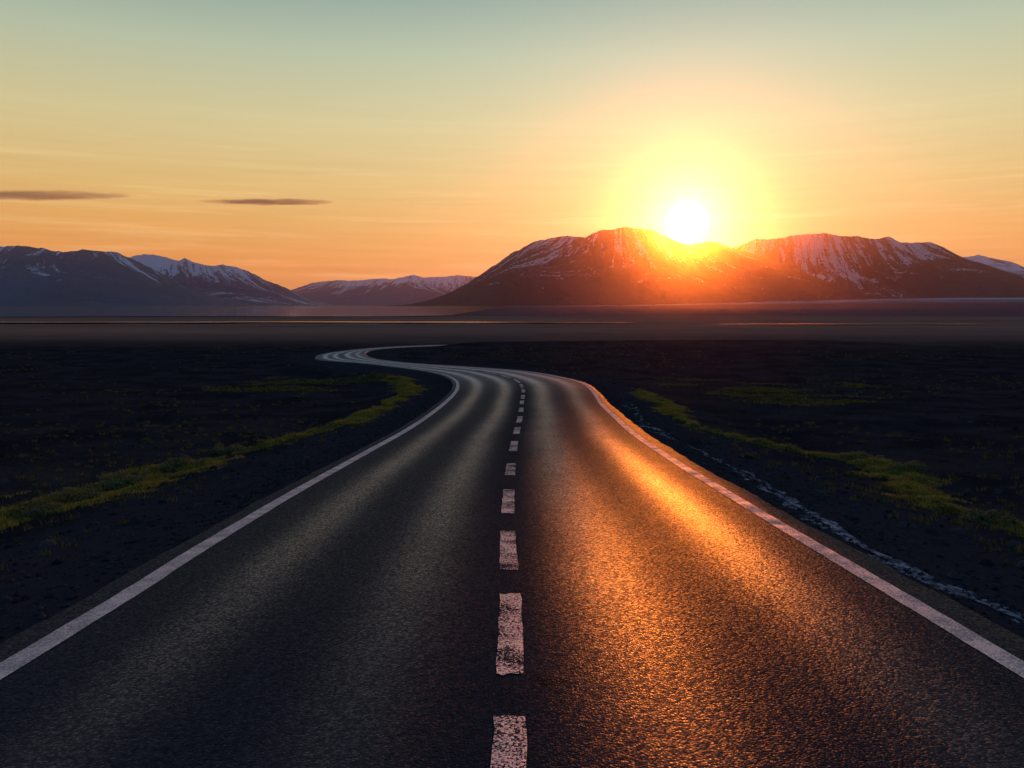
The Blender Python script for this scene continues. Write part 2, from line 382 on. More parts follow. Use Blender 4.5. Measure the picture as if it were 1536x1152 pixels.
pm, t, o = material('road_paint')
P = t.new('ShaderNodeNewGeometry').outputs['Position']
wn = t.noise(P, 52.0, 3.0, 0.7); wl = t.noise(P, 3.0, 4.0, 0.6)
worn = t.step(t.m('ADD', wn, t.m('MULTIPLY', t.m('SUBTRACT', wl, 0.5), 0.5)), 0.475, 0.545, 1.0, 0.0)
attr = t.new('ShaderNodeAttribute', attribute_name='wear').outputs['Fac']
colr = t.mix(t.m('MULTIPLY', worn, attr, clamp=True), t.mix(wl, (0.30, 0.38, 0.42), (0.44, 0.52, 0.55)), (0.025, 0.028, 0.033))
vor = t.new('ShaderNodeTexVoronoi'); t.put(vor.inputs['Vector'], P); vor.inputs['Scale'].default_value = 62.0
nm = t.bump(t.m('ADD', t.m('MULTIPLY', vor.outputs['Distance'], -1.0), t.noise(P, 90.0, 3.0)), 0.45, 0.006)
df = t.new('ShaderNodeBsdfDiffuse'); t.put(df.inputs[0], colr); t.put(df.inputs[2], nm)
gl = t.new('ShaderNodeBsdfAnisotropic', distribution='BECKMANN'); t.put(gl.inputs['Color'], (1, 1, 1)); t.put(gl.inputs['Roughness'], 0.55); t.put(gl.inputs['Normal'], nm)
ms = t.new('ShaderNodeMixShader'); t.put(ms.inputs[0], t.m('MULTIPLY', t.m('SUBTRACT', 1.0, worn), 0.13))
t.l.new(df.outputs[0], ms.inputs[1]); t.l.new(gl.outputs[0], ms.inputs[2]); t.l.new(ms.outputs[0], o.inputs[0])

def ribbon(name, s0, s1, ucen, width, wearv, lift=0.005, jag=0.0, seed=0):
    ii = np.linspace(s0, s1, max(4, int((s1 - s0) / 0.2) + 2)); vs_, at = [], []
    cx = np.stack([np.interp(ii, ARC, LN[:, k]) for k in range(2)], 1); rx = np.stack([np.interp(ii, ARC, RN[:, k]) for k in range(2)], 1)
    nseg = 4
    for k, s in enumerate(ii):
        a = rx[k] - cx[k]; wd = np.linalg.norm(a); a = a / wd
        c = cx[k] + a * wd * ucen
        for j in range(nseg + 1):
            off = (j / nseg - 0.5) * width + (jag * float(vnoise(s * 9.0, j * 0.0 + (3.3 if j == 0 else 8.8), seed)) if j in (0, nseg) else 0)
            p = c + a * off; e = jag * 2.5 * float(vnoise(j * 1.7, s0, seed + 5)) if k in (0, len(ii) - 1) else 0.0
            uu = float(np.dot(p - cx[k], a) / wd)
            vs_.append((p[0], p[1] + e, float(prof(p[1])) + road_z(0, uu) + lift)); at.append(wearv)
    return mesh(name, np.array(vs_), grid_faces(nseg + 1, len(ii)), pm, road, attrs={'wear': np.array(at)})
a = ribbon('edge_line', 0.0, ARC[-1] - 75, 0.0, 0.20, 0.4, jag=0.006); a['label'] = 'white painted line along the left edge of the road'
a = ribbon('edge_line', 0.0, ARC[-1] - 75, 1.0, 0.20, 0.4, jag=0.006, seed=3); a['label'] = 'white painted line along the right edge of the road'
def arc_px(py):
    p = on_profile(768, py)[1]; near = ARC < A60
    return float(np.interp(p, MID[near, 1], ARC[near]))
dash_px = [(1215, 1081), (1018, 896), (859, 800), (773.4, 737), (715, 697.6), (678.4, 663.6), (652.5, 642), (635.5, 626),
           (619, 612.5), (607.5, 602), (599, 593.5), (590, 584.5), (582, 577.5)]
lens = []
for k, (a, b) in enumerate(dash_px):
    s0, s1 = arc_px(a), arc_px(b); ribbon('centre_dash', s0, s1, 0.497, 0.19, 1.0, jag=0.009, seed=k)
    if k == 0: first = s0
s = s1 + 1.3
while s < ARC[-1] - 75 and MID[int(np.searchsorted(ARC, s)), 1] < 82: ribbon('centre_dash', s, s + 2.6, 0.5, 0.17, 0.5); s += 3.9
s = first - 3.2
while s > 2: ribbon('centre_dash', s - 2.0, s, 0.5, 0.19, 0.8, jag=0.006, seed=int(s)); s -= 3.8

# ------------------------------------------------------------------ old snow along the right shoulder
sm, t, o = material('dirty_snow')
P = t.new('ShaderNodeNewGeometry').outputs['Position']
n = t.noise(P, 7.0, 6.0, 0.7)
cc = t.mix(t.step(n, 0.42, 0.66), (0.035, 0.045, 0.055), (0.26, 0.32, 0.38))
matte(t, o, cc, t.bump(t.noise(P, 16.0, 5.0, 0.7), 0.2, 0.02))
SNOW_PX = [(938, 600, 4), (948, 614, 5), (960, 628, 7), (975, 642, 14), (992, 652, 16), (1012, 662, 7), (1040, 673, 6), (1080, 692, 8), (1120, 712, 12),
           (1160, 738, 14), (1200, 762, 20), (1250, 796, 20), (1300, 825, 22), (1350, 850, 24), (1400, 872, 24), (1450, 895, 26), (1510, 918, 30), (1600, 958, 34), (1760, 1030, 40)]
SC = np.array([on_land(a, b) for a, b, c in SNOW_PX]); SW = np.array([c * on_land(a, b)[1] / F for a, b, c in SNOW_PX])
SP = catmull(np.column_stack([SC, SW]), 40)
sv, sf = [], []
for k in range(1800):
    i = int(rng.integers(0, len(SP) - 1)); x, y, ww = SP[i]
    # broken by noise: only where the patchiness says the crust has survived
    off = rng.normal(0, 0.40) * ww * 0.62
    al = rng.uniform(-0.12, 0.12)
    px2, py2 = x + off + 0.10 * float(vnoise(y * 1.3, 0.0, 5)) * (1 + y / 20), y + al
    if fbm(np.array([px2 * 1.6]), np.array([py2 * 0.55]), 77, 3)[0] < (-0.34 if y < 17 else -0.02) + 0.35 * abs(off) / ww: continue
    sz = rng.uniform(0.010, 0.040) * (1.0 + y / 24.0); zc = float(0)
    sv.append((px2, py2, sz))
SV = np.array(sv); zl = land(SV[:, 0], SV[:, 1])
base_i = 0; V = []; Fc = []
for (x, y, sz), z in zip(SV, zl):
    n_ = 6; a0 = rng.uniform(0, 6.28); st = rng.uniform(1.0, 2.6)
    pts = [(x + math.cos(a0 + j * 6.283 / n_) * sz * rng.uniform(0.7, 1.2), y + math.sin(a0 + j * 6.283 / n_) * sz * st, z - 0.015) for j in range(n_)]
    b = len(V); V += pts; V.append((x + rng.uniform(-.3, .3) * sz, y, z + sz * rng.uniform(0.05, 0.45)))
    Fc += [(b + j, b + (j + 1) % n_, b + n_) for j in range(n_)]
# the thin sheet of ice between the lumps
off0 = len(V); nc = 13; ok = np.zeros((len(SP), nc), bool); rowv = []
for i, (x, y, ww) in enumerate(SP):
    T_ = SP[min(i + 1, len(SP) - 1), :2] - SP[max(i - 1, 0), :2]; T_ /= np.linalg.norm(T_) + 1e-9
    for j in range(nc):
        q = (j / (nc - 1) - 0.5) * 2; o_ = q * ww * 0.95 + 0.10 * float(vnoise(y * 1.3, 0.0, 5)) * (1 + y / 20)
        rowv.append((x + T_[1] * o_, y - T_[0] * o_))
        ok[i, j] = True
RV = np.array(rowv); qq = np.tile(np.linspace(-1, 1, nc), len(SP)); wgt = fbm(RV[:, 0] * 3.0, RV[:, 1] * 0.9, 93, 4) - 0.75 * np.abs(qq) ** 1.5
thr_ = np.where(RV[:, 1] < 17, -0.42, -0.10); ok = (wgt > thr_).reshape(len(SP), nc)
Zr = land(RV[:, 0], RV[:, 1]) + 0.012 + 0.007 * np.abs(fbm(RV[:, 0] * 9, RV[:, 1] * 6, 95, 3)) - 0.02 * np.abs(qq)
V += [(a, b, c) for (a, b), c in zip(RV, Zr)]
for i in range(len(SP) - 1):
    for j in range(nc - 1):
        if ok[i, j] and ok[i + 1, j] and ok[i, j + 1] and ok[i + 1, j + 1]:
            a = off0 + i * nc + j; Fc += [(a, a + nc, a + 1), (a + 1, a + nc, a + nc + 1)]
snow = mesh('snow_crust', np.array(V), np.array(Fc), sm, smooth=False)
tag(snow, 'thin broken streak of old icy snow along the right road shoulder', 'snow', kind='stuff')

# ------------------------------------------------------------------ loose gravel along both shoulders
rm, t, o = material('gravel_stone')
oi = t.new('ShaderNodeNewGeometry')
cc = t.mix(oi.outputs['Random Per Island'], (0.014, 0.016, 0.020), (0.050, 0.054, 0.062))
matte(t, o, cc)
V, Fc = [], []
ks = rng.uniform(ARC[0] + 44, A60, 15000); ks = ARC[0] + 44 + (ks - ARC[0] - 44) ** 1.0
sd = rng.random(len(ks)) < 0.5; dd = np.abs(rng.gamma(1.6, 0.55, len(ks)))
X = np.empty(len(ks)); Y = np.empty(len(ks))
for n_, E, sg in ((0, EL, -1), (1, ER, 1)):
    m_ = sd == bool(n_)
    ex = np.interp(ks[m_], ARC, E[:, 0]); ey = np.interp(ks[m_], ARC, E[:, 1]); ax = np.interp(ks[m_], ARC, ACR[:, 0]); ay = np.interp(ks[m_], ARC, ACR[:, 1])
    X[m_] = ex + sg * ax * (dd[m_] + 0.03); Y[m_] = ey + sg * ay * (dd[m_] + 0.03)
Z = land(X, Y)
for x, y, z in zip(X, Y, Z):
    r_ = float(rng.lognormal(-4.1, 0.45)); b = len(V)
    q = [(1, 0, 0), (0, 1, 0), (-1, 0, 0), (0, -1, 0), (0, 0, 0.8), (0, 0, -0.8)]; a0 = rng.uniform(0, 6.28); c_, s_ = math.cos(a0), math.sin(a0)
    for (qx, qy, qz) in q:
        k = r_ * rng.uniform(0.6, 1.3); V.append((x + (qx * c_ - qy * s_) * k, y + (qx * s_ + qy * c_) * k, z + r_ * 0.3 + qz * k))
    for j in range(4): Fc += [(b + j, b + (j + 1) % 4, b + 4), (b + (j + 1) % 4, b + j, b + 5)]
gravel = mesh('gravel', np.array(V), np.array(Fc), rm, smooth=False)
tag(gravel, 'dark loose gravel scattered along both edges of the asphalt', 'gravel', kind='stuff')

# ------------------------------------------------------------------ grass and moss
def leaf_mat(name, c0, c1, c2, tr=0.45):
    m, t, o = material(name); g = t.new('ShaderNodeNewGeometry')
    c = t.mix(g.outputs['Random Per Island'], c0, c1); c = t.mix(t.step(t.noise(g.outputs['Position'], 1.4, 3.0), 0.45, 0.7), c, c2)
    d = t.new('ShaderNodeBsdfDiffuse'); t.put(d.inputs[0], c); s = t.new('ShaderNodeBsdfTranslucent'); t.put(s.inputs[0], c)
    x = t.new('ShaderNodeMixShader'); x.inputs[0].default_value = tr; t.l.new(d.outputs[0], x.inputs[1]); t.l.new(s.outputs[0], x.inputs[2]); t.l.new(x.outputs[0], o.inputs[0]); return m
gmat = leaf_mat('grass_blade', (0.11, 0.145, 0.036), (0.24, 0.26, 0.05), (0.07, 0.09, 0.034), 0.14)
mossm = leaf_mat('heath_tuft', (0.060, 0.080, 0.026), (0.10, 0.12, 0.04), (0.04, 0.055, 0.022), 0.1)
def blades(X, Y, H, Wd, mat, name, bend=0.5, zoff=0.0, Zb=None):
    n = len(X); Z = (land(X, Y) if Zb is None else Zb) + zoff
    a = rng.uniform(0, 2 * math.pi, n); l = rng.uniform(0.1, bend, n) * H; a2 = rng.uniform(0, 2 * math.pi, n)
    wx, wy = np.cos(a) * Wd, np.sin(a) * Wd; bx, by = np.cos(a2) * l, np.sin(a2) * l
    V = np.empty((n, 5, 3))
    V[:, 0] = np.stack([X - wx, Y - wy, Z - 0.02], 1); V[:, 1] = np.stack([X + wx, Y + wy, Z - 0.02], 1)
    V[:, 2] = np.stack([X - wx * .7 + bx * .35, Y - wy * .7 + by * .35, Z + H * .6], 1); V[:, 3] = np.stack([X + wx * .7 + bx * .35, Y + wy * .7 + by * .35, Z + H * .6], 1)
    V[:, 4] = np.stack([X + bx, Y + by, Z + H * .95], 1)
    b = np.arange(n)[:, None] * 5
    F3 = np.concatenate([b + np.array([[0, 1, 3]]), b + np.array([[0, 3, 2]]), b + np.array([[2, 3, 4]])], 0)
    return mesh(name, V.reshape(-1, 3), F3, mat, smooth=False)
def strip(points, n, seed, spread=0.5, thresh=-0.25):
    C = np.array([list(on_land(a, b)) for a, b, c in points]); Wd = np.array([c * max(1.0, 1.0) for a, b, c in points])
    Q = catmull(np.column_stack([C, Wd]), 60)
    L = np.concatenate([[0], np.cumsum(np.linalg.norm(np.diff(Q[:, :2], axis=0), axis=1))])
    wgt = Q[:, 2] / (8 + Q[:, 1]) ** 0.7; cum = np.cumsum(np.concatenate([[0], np.diff(L)]) * wgt); cum /= cum[-1]
    f = np.interp(rng.random(n), cum, np.arange(len(Q))); i = np.minimum(f.astype(int), len(Q) - 2); fr = f - i
    P = Q[i] * (1 - fr)[:, None] + Q[i + 1] * fr[:, None]; T = Q[i + 1] - Q[i]; T = T[:, :2] / np.linalg.norm(T[:, :2], axis=1)[:, None]
    off = rng.normal(0, spread, n).clip(-1.3, 1.3) * P[:, 2]
    X = P[:, 0] - T[:, 1] * off; Y = P[:, 1] + T[:, 0] * off
    e = 1 - np.abs(off) / (1.3 * P[:, 2])
    keep = fbm(X / 1.1, Y / 1.1, seed, 4) + 0.7 * (e - 0.45) > thresh
    return X[keep], Y[keep], e[keep]
# px, py, half width in metres of the strip in plan
LEFT = [(-420, 885, 1.7), (-200, 828, 1.7), (0, 779, 1.7), (91, 757, 1.7), (182, 728, 1.6), (273, 703, 1.4), (365, 679, 1.2), (456, 655, 0.9), (524, 634, 0.8), (570, 612, 0.8), (604, 592, 0.9), (612, 578, 1.0), (585, 566, 0.9)]
RIGHT = [(960, 588, 0.9), (984, 598, 0.9), (1004, 612, 0.8), (1064, 645, 0.55), (1163, 672, 0.6), (1274, 688, 0.9), (1340, 712, 0.9), (1377, 739, 0.8), (1430, 768, 0.7), (1520, 790, 0.7), (1640, 826, 0.8), (1900, 900, 0.8)]
for pts, nm_, lab, sd_ in ((LEFT, 'grass', 'band of short yellow green grass following the left side of the road', 31), (RIGHT, 'grass', 'band of short dull green grass following the right side of the road', 47)):
    X, Y, e = strip(pts, 100000, sd_, 0.55, -0.02)
    H = (0.03 + 0.15 * e * rng.random(len(X)) ** 0.7) * (0.45 + 1.5 * (fbm(X / 0.7, Y / 0.7, 3, 3) + 0.2)).clip(0.2, 1.7)
    g = blades(X, Y, H, 0.004 + 0.0011 * Y ** 0.6 * rng.uniform(0.6, 1.4, len(X)), gmat, nm_, 0.9)
    tag(g, lab, 'grass', kind='stuff')
# thin moss patches out on the sand
def patches(boxes, n, seed, thr):
    out = []
    for (x0, x1, y0, y1, wgt) in boxes:
        k = int(n * wgt); px = rng.uniform(x0, x1, k); py = rng.uniform(y0, y1, k)
        zz = 4.95 + 0.55 * (1 - 0)
        d = zz * F / (py - HOR); X = (px - 768) / F * d; Y = d
        u_ = (px - x0) / (x1 - x0) * 2 - 1; v_ = (py - y0) / (y1 - y0) * 2 - 1; e = 1 - (u_ ** 2 + v_ ** 2)
        keep = (fbm(X / 3.0, Y / 2.0, seed, 4) > thr - 0.35 * e.clip(-1, 1)) & (e > -0.3); out.append(np.stack([X[keep], Y[keep]], 1))
    return np.concatenate(out)
Q = patches([(300, 460, 575, 604, .5), (360, 520, 566, 592, 1.0), (470, 590, 560, 580, .6), (700, 960, 520, 545, .15)], 7000, 63, 0.22)
g = blades(Q[:, 0], Q[:, 1], rng.uniform(0.03, 0.12, len(Q)), rng.uniform(0.03, 0.07, len(Q)), mossm, 'moss_patch', 0.9)
tag(g, 'faint patches of dull moss on the black sand left of the bend', 'moss', kind='stuff')
Q = patches([(960, 1120, 562, 590, .6), (1060, 1240, 574, 606, 1.0), (1180, 1340, 572, 592, .5), (1080, 1330, 598, 622, .5)], 8000, 91, 0.22)
g = blades(Q[:, 0], Q[:, 1], rng.uniform(0.03, 0.12, len(Q)), rng.uniform(0.03, 0.07, len(Q)), mossm, 'moss_patch', 0.9)
tag(g, 'faint patches of dull moss on the black sand right of the road', 'moss', kind='stuff')

n = 5200; aa = rng.uniform(-0.75, 0.75, n); rr = 6 + 95 * rng.random(n) ** 1.3; X = np.sin(aa) * rr; Y = np.cos(aa) * rr
d_, _ = sd_road(X, Y); kp = (d_ > 1.6) & (fbm(X / 6, Y / 6, 88, 3) > 0.02); X, Y = X[kp], Y[kp]
X = np.repeat(X, 14) + rng.normal(0, 0.05, len(X) * 14); Y = np.repeat(Y, 14) + rng.normal(0, 0.05, len(Y) * 14)
g = blades(X, Y, rng.uniform(0.03, 0.13, len(X)), 0.003 + 0.0004 * Y, mossm, 'heath_tuft', 1.2)
tag(g, 'sparse dry tufts scattered over the black sand on both sides', 'tufts', kind='stuff')
n = 9000; aa = rng.uniform(-0.8, 0.8, n); rr = 5 + 75 * rng.random(n) ** 1.4; X = np.sin(aa) * rr; Y = np.cos(aa) * rr
d_, _ = sd_road(X, Y); kp = d_ > 0.8; X, Y = X[kp], Y[kp]; Z = land(X, Y); V, Fc = [], []
for x, y, z in zip(X, Y, Z):
    r_ = float(rng.lognormal(-3.2, 0.55)); b = len(V); m6 = 6; a0 = rng.uniform(0, 6.28)
    V += [(x + math.cos(a0 + j * 1.047) * r_ * rng.uniform(.7, 1.2), y + math.sin(a0 + j * 1.047) * r_ * rng.uniform(.7, 1.2), z - 0.01) for j in range(6)]
    V += [(x + math.cos(a0 + j * 1.047) * r_ * rng.uniform(.4, .8), y + math.sin(a0 + j * 1.047) * r_ * rng.uniform(.4, .8), z + r_ * rng.uniform(.3, .7)) for j in range(6)]; V.append((x, y, z + r_ * .7))
    for j in range(6):
        k = (j + 1) % 6; Fc += [(b + j, b + k, b + 6 + k), (b + j, b + 6 + k, b + 6 + j), (b + 6 + j, b + 6 + k, b + 12)]
stn = mesh('lava_stones', np.array(V), np.array(Fc), rm, smooth=False); tag(stn, 'small dark lava stones lying all over the black sand', 'stones', kind='stuff')

# ------------------------------------------------------------------ low shrubs standing in the grass bands
shm = leaf_mat('shrub_leaf', (0.09, 0.115, 0.05), (0.17, 0.19, 0.08), (0.06, 0.08, 0.05), 0.12)
twm, t, o = material('shrub_twig'); principled(t, o, (0.035, 0.026, 0.02), 0.9)
def shrub(px, py, w_, h_, label, seed):
    r2 = np.random.default_rng(seed); c = on_land(px, py); z0 = float(land(np.array([c[0]]), np.array([c[1]]))[0])
    root = bpy.data.objects.new('low_shrub', None); COL.objects.link(root); root.location = (c[0], c[1], z0)
    tag(root, label, 'shrub', 'low shrubs in the grass beside the road')
    V, Fc = [], []; TV, TF = [], []
    lobes = [(r2.normal(0, .26) * w_, r2.normal(0, .2) * w_, r2.uniform(.1, .6) * h_, r2.uniform(.08, .24) * w_, r2.uniform(.2, .5) * h_) for _ in range(15)]
    for (lx, ly, lz, lr, lh) in lobes:
        # twig from the root to the lobe
        b = len(TV); rr = 0.008
        for k in range(4):
            f = k / 3; x, y, z = lx * f, ly * f, lz * (f ** .8); q = rr * (1 - .7 * f)
            TV += [(x + q, y, z), (x - q * .5, y + q * .87, z), (x - q * .5, y - q * .87, z)]
        for k in range(3):
            for j in range(3): TF.append((b + k * 3 + j, b + k * 3 + (j + 1) % 3, b + k * 3 + 3 + (j + 1) % 3, b + k * 3 + 3 + j))
        for _ in range(300):
            d_ = r2.normal(size=3); d_ /= np.linalg.norm(d_); rad = r2.uniform(.3, 1.0) ** .6 * r2.uniform(.9, 1.25)
            p = np.array([lx + d_[0] * lr * rad, ly + d_[1] * lr * rad, max(0.01, lz + d_[2] * lh * rad)])
            s_ = r2.uniform(.008, .020); a = r2.normal(size=3); a /= np.linalg.norm(a); bb = np.cross(a, r2.normal(size=3)); bb /= np.linalg.norm(bb)
            k = len(V); V += [tuple(p - a * s_ * 1.5), tuple(p + bb * s_ * .7), tuple(p + a * s_ * 1.5), tuple(p - bb * s_ * .7)]; Fc.append((k, k + 1, k + 2, k + 3))
    mesh('foliage', np.array(V), np.array(Fc), shm, root, smooth=False); mesh('stem', np.array(TV), TF, twm, root)
SHR = [(62, 772, .8, .20, 'flattest shrub on the left grass band, at the left border of the photo'),
       (118, 750, 1.0, .26, 'low grey green shrub on the left grass band, second from the left border'),
       (182, 729, 1.15, .36, 'tallest rounded shrub standing on the left grass band'),
       (268, 704, 1.05, .34, 'domed shrub on the left grass band between the tallest shrub and the ragged one'),
       (338, 679, .9, .28, 'ragged grey shrub standing just off the left grass band on black sand'),
       (415, 664, .8, .16, 'small flat shrub in the left grass band, farthest along it'),
       (1282, 690, 1.1, .24, 'wide low shrub on the right grass band where the band swells'),
       (1362, 706, 1.0, .24, 'low shrub at the outer edge of the right grass band above its bend'),
       (1480, 786, .85, .22, 'dense low shrub in the right grass band nearest the camera')]
for k, (a, b, c, d, l) in enumerate(SHR): shrub(a, b, c, d, l, 200 + k)

# ------------------------------------------------------------------ water
wm, t, o = material('river_water')
P = t.new('ShaderNodeNewGeometry').outputs['Position']
principled(t, o, (0.02, 0.025, 0.035), 0.08, t.bump(t.noise(t.mapping(P, (0.5, 1.6, 1)), 1.5, 3.0), 0.25, 0.05), 0.6)
def water(name, x0, x1, yf, label, n=90):
    V = []; xs = np.linspace(x0, x1, n)
    for i, x in enumerate(xs):
        a, b = yf(x, i / (n - 1)); V += [(x, a), (x, b)]
    V = np.array(V); z = np.full(len(V), -2.30); 
    f = [(2 * i, 2 * i + 2, 2 * i + 3, 2 * i + 1) for i in range(n - 1)]
    o_ = mesh(name, np.column_stack([V, z]), f, wm); tag(o_, label, kind='structure'); return o_
tap = lambda f: min(1.0, 6 * f, 6 * (1 - f)) 
water('river', -260, 34, lambda x, f: (226 + 5 * float(vnoise(x / 23, 0)), 226 + 1 + tap(f) * (13 + 3 * float(vnoise(x / 17, 5)))), 'narrow pale river crossing the plain on the left')
water('river', 52, 125, lambda x, f: (205 + 3 * float(vnoise(x / 19, 2)), 206 + tap(f) * (7 + 2 * float(vnoise(x / 11, 6)))), 'narrow pale river channel on the plain below the sun')
def lake_y(x, f): return (330 + 25 * float(vnoise(x / 120, 1)) + max(0, x + 60) * 1.5, 5600)
wm, t, o = material('lake_water'); P = t.new('ShaderNodeNewGeometry').outputs['Position']
principled(t, o, (0.02, 0.025, 0.04), 0.05, t.bump(t.noise(t.mapping(P, (0.3, 1.0, 1)), 1.0, 3.0), 0.04, 0.02), 0.6)
water('lake', -3800, -30, lake_y, 'dim lake in front of the left mountains', 200)

# ------------------------------------------------------------------ mountains
def rock_mat(name, rock0, rock1, snowc, tag_=0):
    m, t, o = material(name)
    uvn = t.new('ShaderNodeUVMap', uv_map='UVMap').outputs[0]; s_, v_, _ = t.sep(uvn)    # s: km along, down the fall line; v: 0 crest .. 1 foot
    g = t.new('ShaderNodeNewGeometry'); P = g.outputs['Position']; N = g.outputs['Normal']
    a = t.new('ShaderNodeAttribute', attribute_name='snow').outputs['Fac']
    pk = t.vm('MULTIPLY', P, (0.001, 0.001, 0.001))
    fine = t.noise(t.comb(t.m('MULTIPLY', s_, 26.0), t.m('MULTIPLY', v_, 7.0), 0.0), 1.0, 6.0, 0.68)
    spk = t.noise(pk, 60.0, 5.0, 0.7)
    mid = t.noise(t.comb(t.m('MULTIPLY', s_, 9.0), t.m('MULTIPLY', v_, 3.0), 7.0), 1.0, 5.0, 0.62)
    f = t.m('ADD', a, t.m('ADD', t.m('MULTIPLY', t.m('SUBTRACT', fine, 0.5), 3.6), t.m('ADD', t.m('MULTIPLY', t.m('SUBTRACT', mid, 0.5), 1.8), t.m('MULTIPLY', t.m('SUBTRACT', spk, 0.5), 2.2))))
    sn = t.step(f, 0.44, 0.62)
    rk = t.mix(t.noise(pk, 9.0, 5.0, 0.6), rock0, rock1)
    c = t.mix(sn, rk, snowc)
    nm = t.bump(t.m('ADD', fine, t.m('MULTIPLY', spk, 0.6)), 0.9, 14.0)
    matte(t, o, c, nm, 0.4); return m
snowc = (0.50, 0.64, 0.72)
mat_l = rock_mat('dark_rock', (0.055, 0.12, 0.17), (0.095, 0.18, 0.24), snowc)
mat_r = rock_mat('brown_rock', (0.065, 0.052, 0.060), (0.11, 0.085, 0.092), (0.46, 0.50, 0.53))

def mountain(ridge, D, Wf, Wb, mat, label, seed, snow_fn, nu=620, nv=150, gul=0.30, spur=0.26, gw=240.0, pexp=1.25):
    rp = np.array(ridge, float); xs = np.array([ray(a, b)[0] * D for a, b in ridge]); zs = np.array([max(CAM_Z + ray(a, b)[1] * D, -4) for a, b in ridge])
    x = np.linspace(xs[0], xs[-1], nu); H = np.interp(x, xs, zs)
    dxm = x[1] - x[0]; ks_ = max(3, int(260 / dxm)); kk = np.exp(-0.5 * (np.arange(-3 * ks_, 3 * ks_ + 1) / ks_) ** 2); kk /= kk.sum()
    Hs = np.convolve(np.pad(H, 3 * ks_, mode='edge'), kk, mode='valid')
    H = H + 11.0 * fbm(x / 70.0, x * 0, seed + 3, 5, 0.6) * np.clip(H / 300, 0.0, 1)
    dH = np.gradient(Hs, dxm); shear = np.clip(dH * Wf / np.maximum(Hs, 60) * 0.75, -2.2, 2.2)
    f = np.linspace(0, 1, nv); v = np.concatenate([-(f[::-1] ** 1.15), f[1::3] ** 1.15])
    X, Vv = np.meshgrid(x, v); av = np.abs(Vv); W_ = np.where(Vv < 0, Wf, Wb)
    # ridge line wanders in depth so spurs come forward; its height is kept in the sight line of the crest
    wander = 260.0 * fbm(x / 900.0, x * 0, seed + 40, 3)[None, :]
    S = X + av * shear[None, :] * Wf
    S = S + 90.0 * fbm(X / 500.0, av * 3, seed + 7, 3) * np.minimum(1, av * 4)
    base_h = H[None, :] * (1 - av) ** pexp
    big = ridged(S / (gw * 4.2), av * 1.2, seed, 3, 0.5); sm_ = ridged(S / gw, av * 2.0, seed + 9, 5, 0.58)
    env = np.minimum(1, av * 5.0) * (1 - av) ** 0.7
    Hn = np.maximum(Hs, 0)[None, :]
    z = base_h + Hn * env * (spur * (big - 0.78) * 2.0 + gul * (sm_ - 0.80) * 1.6)
    z = z + 10 * fbm(X / 90, av * 9, seed + 12, 4) * env
    z = np.minimum(z, H[None, :] * (1 - 0.15 * av))
    Y = D + Vv * W_ + wander * np.minimum(1, av * 2) * (1 - av)
    z = z - 2.5 + np.where(av > 0.97, -14, 0)
    apron = 62.0 * sstep(Y, 1400, 6200) * sstep(X / np.maximum(Y, 1.0), 0.0, 0.62)
    z = np.maximum(z, apron - 20 + (z > apron) * 0)
    conc = sm_ - 0.80
    sn = snow_fn(X, Vv, z, S, Hn, conc, big)
    vert = np.stack([X.ravel(), Y.ravel(), z.ravel()], 1)
    o_ = mesh('mountain', vert, grid_faces(nu, len(v)), mat, uv=np.column_stack([S.ravel() / 1000.0, av.ravel()]), attrs={'snow': sn})
    tag(o_, label, kind='structure'); return o_

# A: left front, mostly bare
A_ = [(-420, 400), (-260, 378), (-150, 372), (-60, 374), (0, 369), (25, 367), (50, 371), (72, 373.5), (95, 379), (110, 376), (125, 373.5), (140, 376), (155, 377.5), (175, 377), (190, 384), (225, 401), (270, 425), (320, 446), (370, 459), (430, 466)]
def snA(X, V, z, S, H, conc, big): return -0.04 + 0.22 * sstep(z, 330, 480) - conc * 1.3 * sstep(z, 120, 260) - 0.5 * (1 - sstep(z, 60, 200)) - 0.25 * sstep(big, 0.8, 0.95)
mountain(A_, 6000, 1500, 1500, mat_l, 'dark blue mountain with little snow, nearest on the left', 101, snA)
B_ = [(60, 430), (120, 400), (160, 390), (197, 385), (215, 380.5), (230, 381), (255, 388), (268, 391), (277, 387), (290, 392.5), (305, 397), (320, 398), (335, 396.5), (352, 400), (370, 405), (385, 412), (400, 421), (420, 428), (435, 434), (465, 449), (500, 459), (560, 464)]
def snB(X, V, z, S, H, conc, big): return -0.08 + 0.75 * sstep(z, 150, 480) - conc * 1.5
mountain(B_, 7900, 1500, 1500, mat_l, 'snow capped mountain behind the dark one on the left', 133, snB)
C_ = [(380, 450), (435, 435), (470, 423.5), (505, 420), (530, 421), (570, 417.5), (590, 418.5), (605, 415), (620, 412.5), (635, 416), (665, 415), (685, 412.5), (710, 415), (760, 412), (820, 420), (900, 440)]
def snC(X, V, z, S, H, conc, big): return -0.10 + 0.8 * sstep(z, 150, 560) - conc * 1.2
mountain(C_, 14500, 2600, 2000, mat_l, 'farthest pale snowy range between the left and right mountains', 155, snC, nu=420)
C2 = [(400, 458), (440, 441), (500, 432), (530, 430), (560, 429), (590, 426), (612, 422.5), (640, 426), (665, 434), (700, 446), (740, 456), (780, 462)]
def snC2(X, V, z, S, H, conc, big): return -0.25 + 0.35 * sstep(z, 150, 300) - conc * 1.2
mountain(C2, 11000, 1700, 1500, mat_l, 'low dark hill in front of the farthest snowy range', 171, snC2, nu=320)
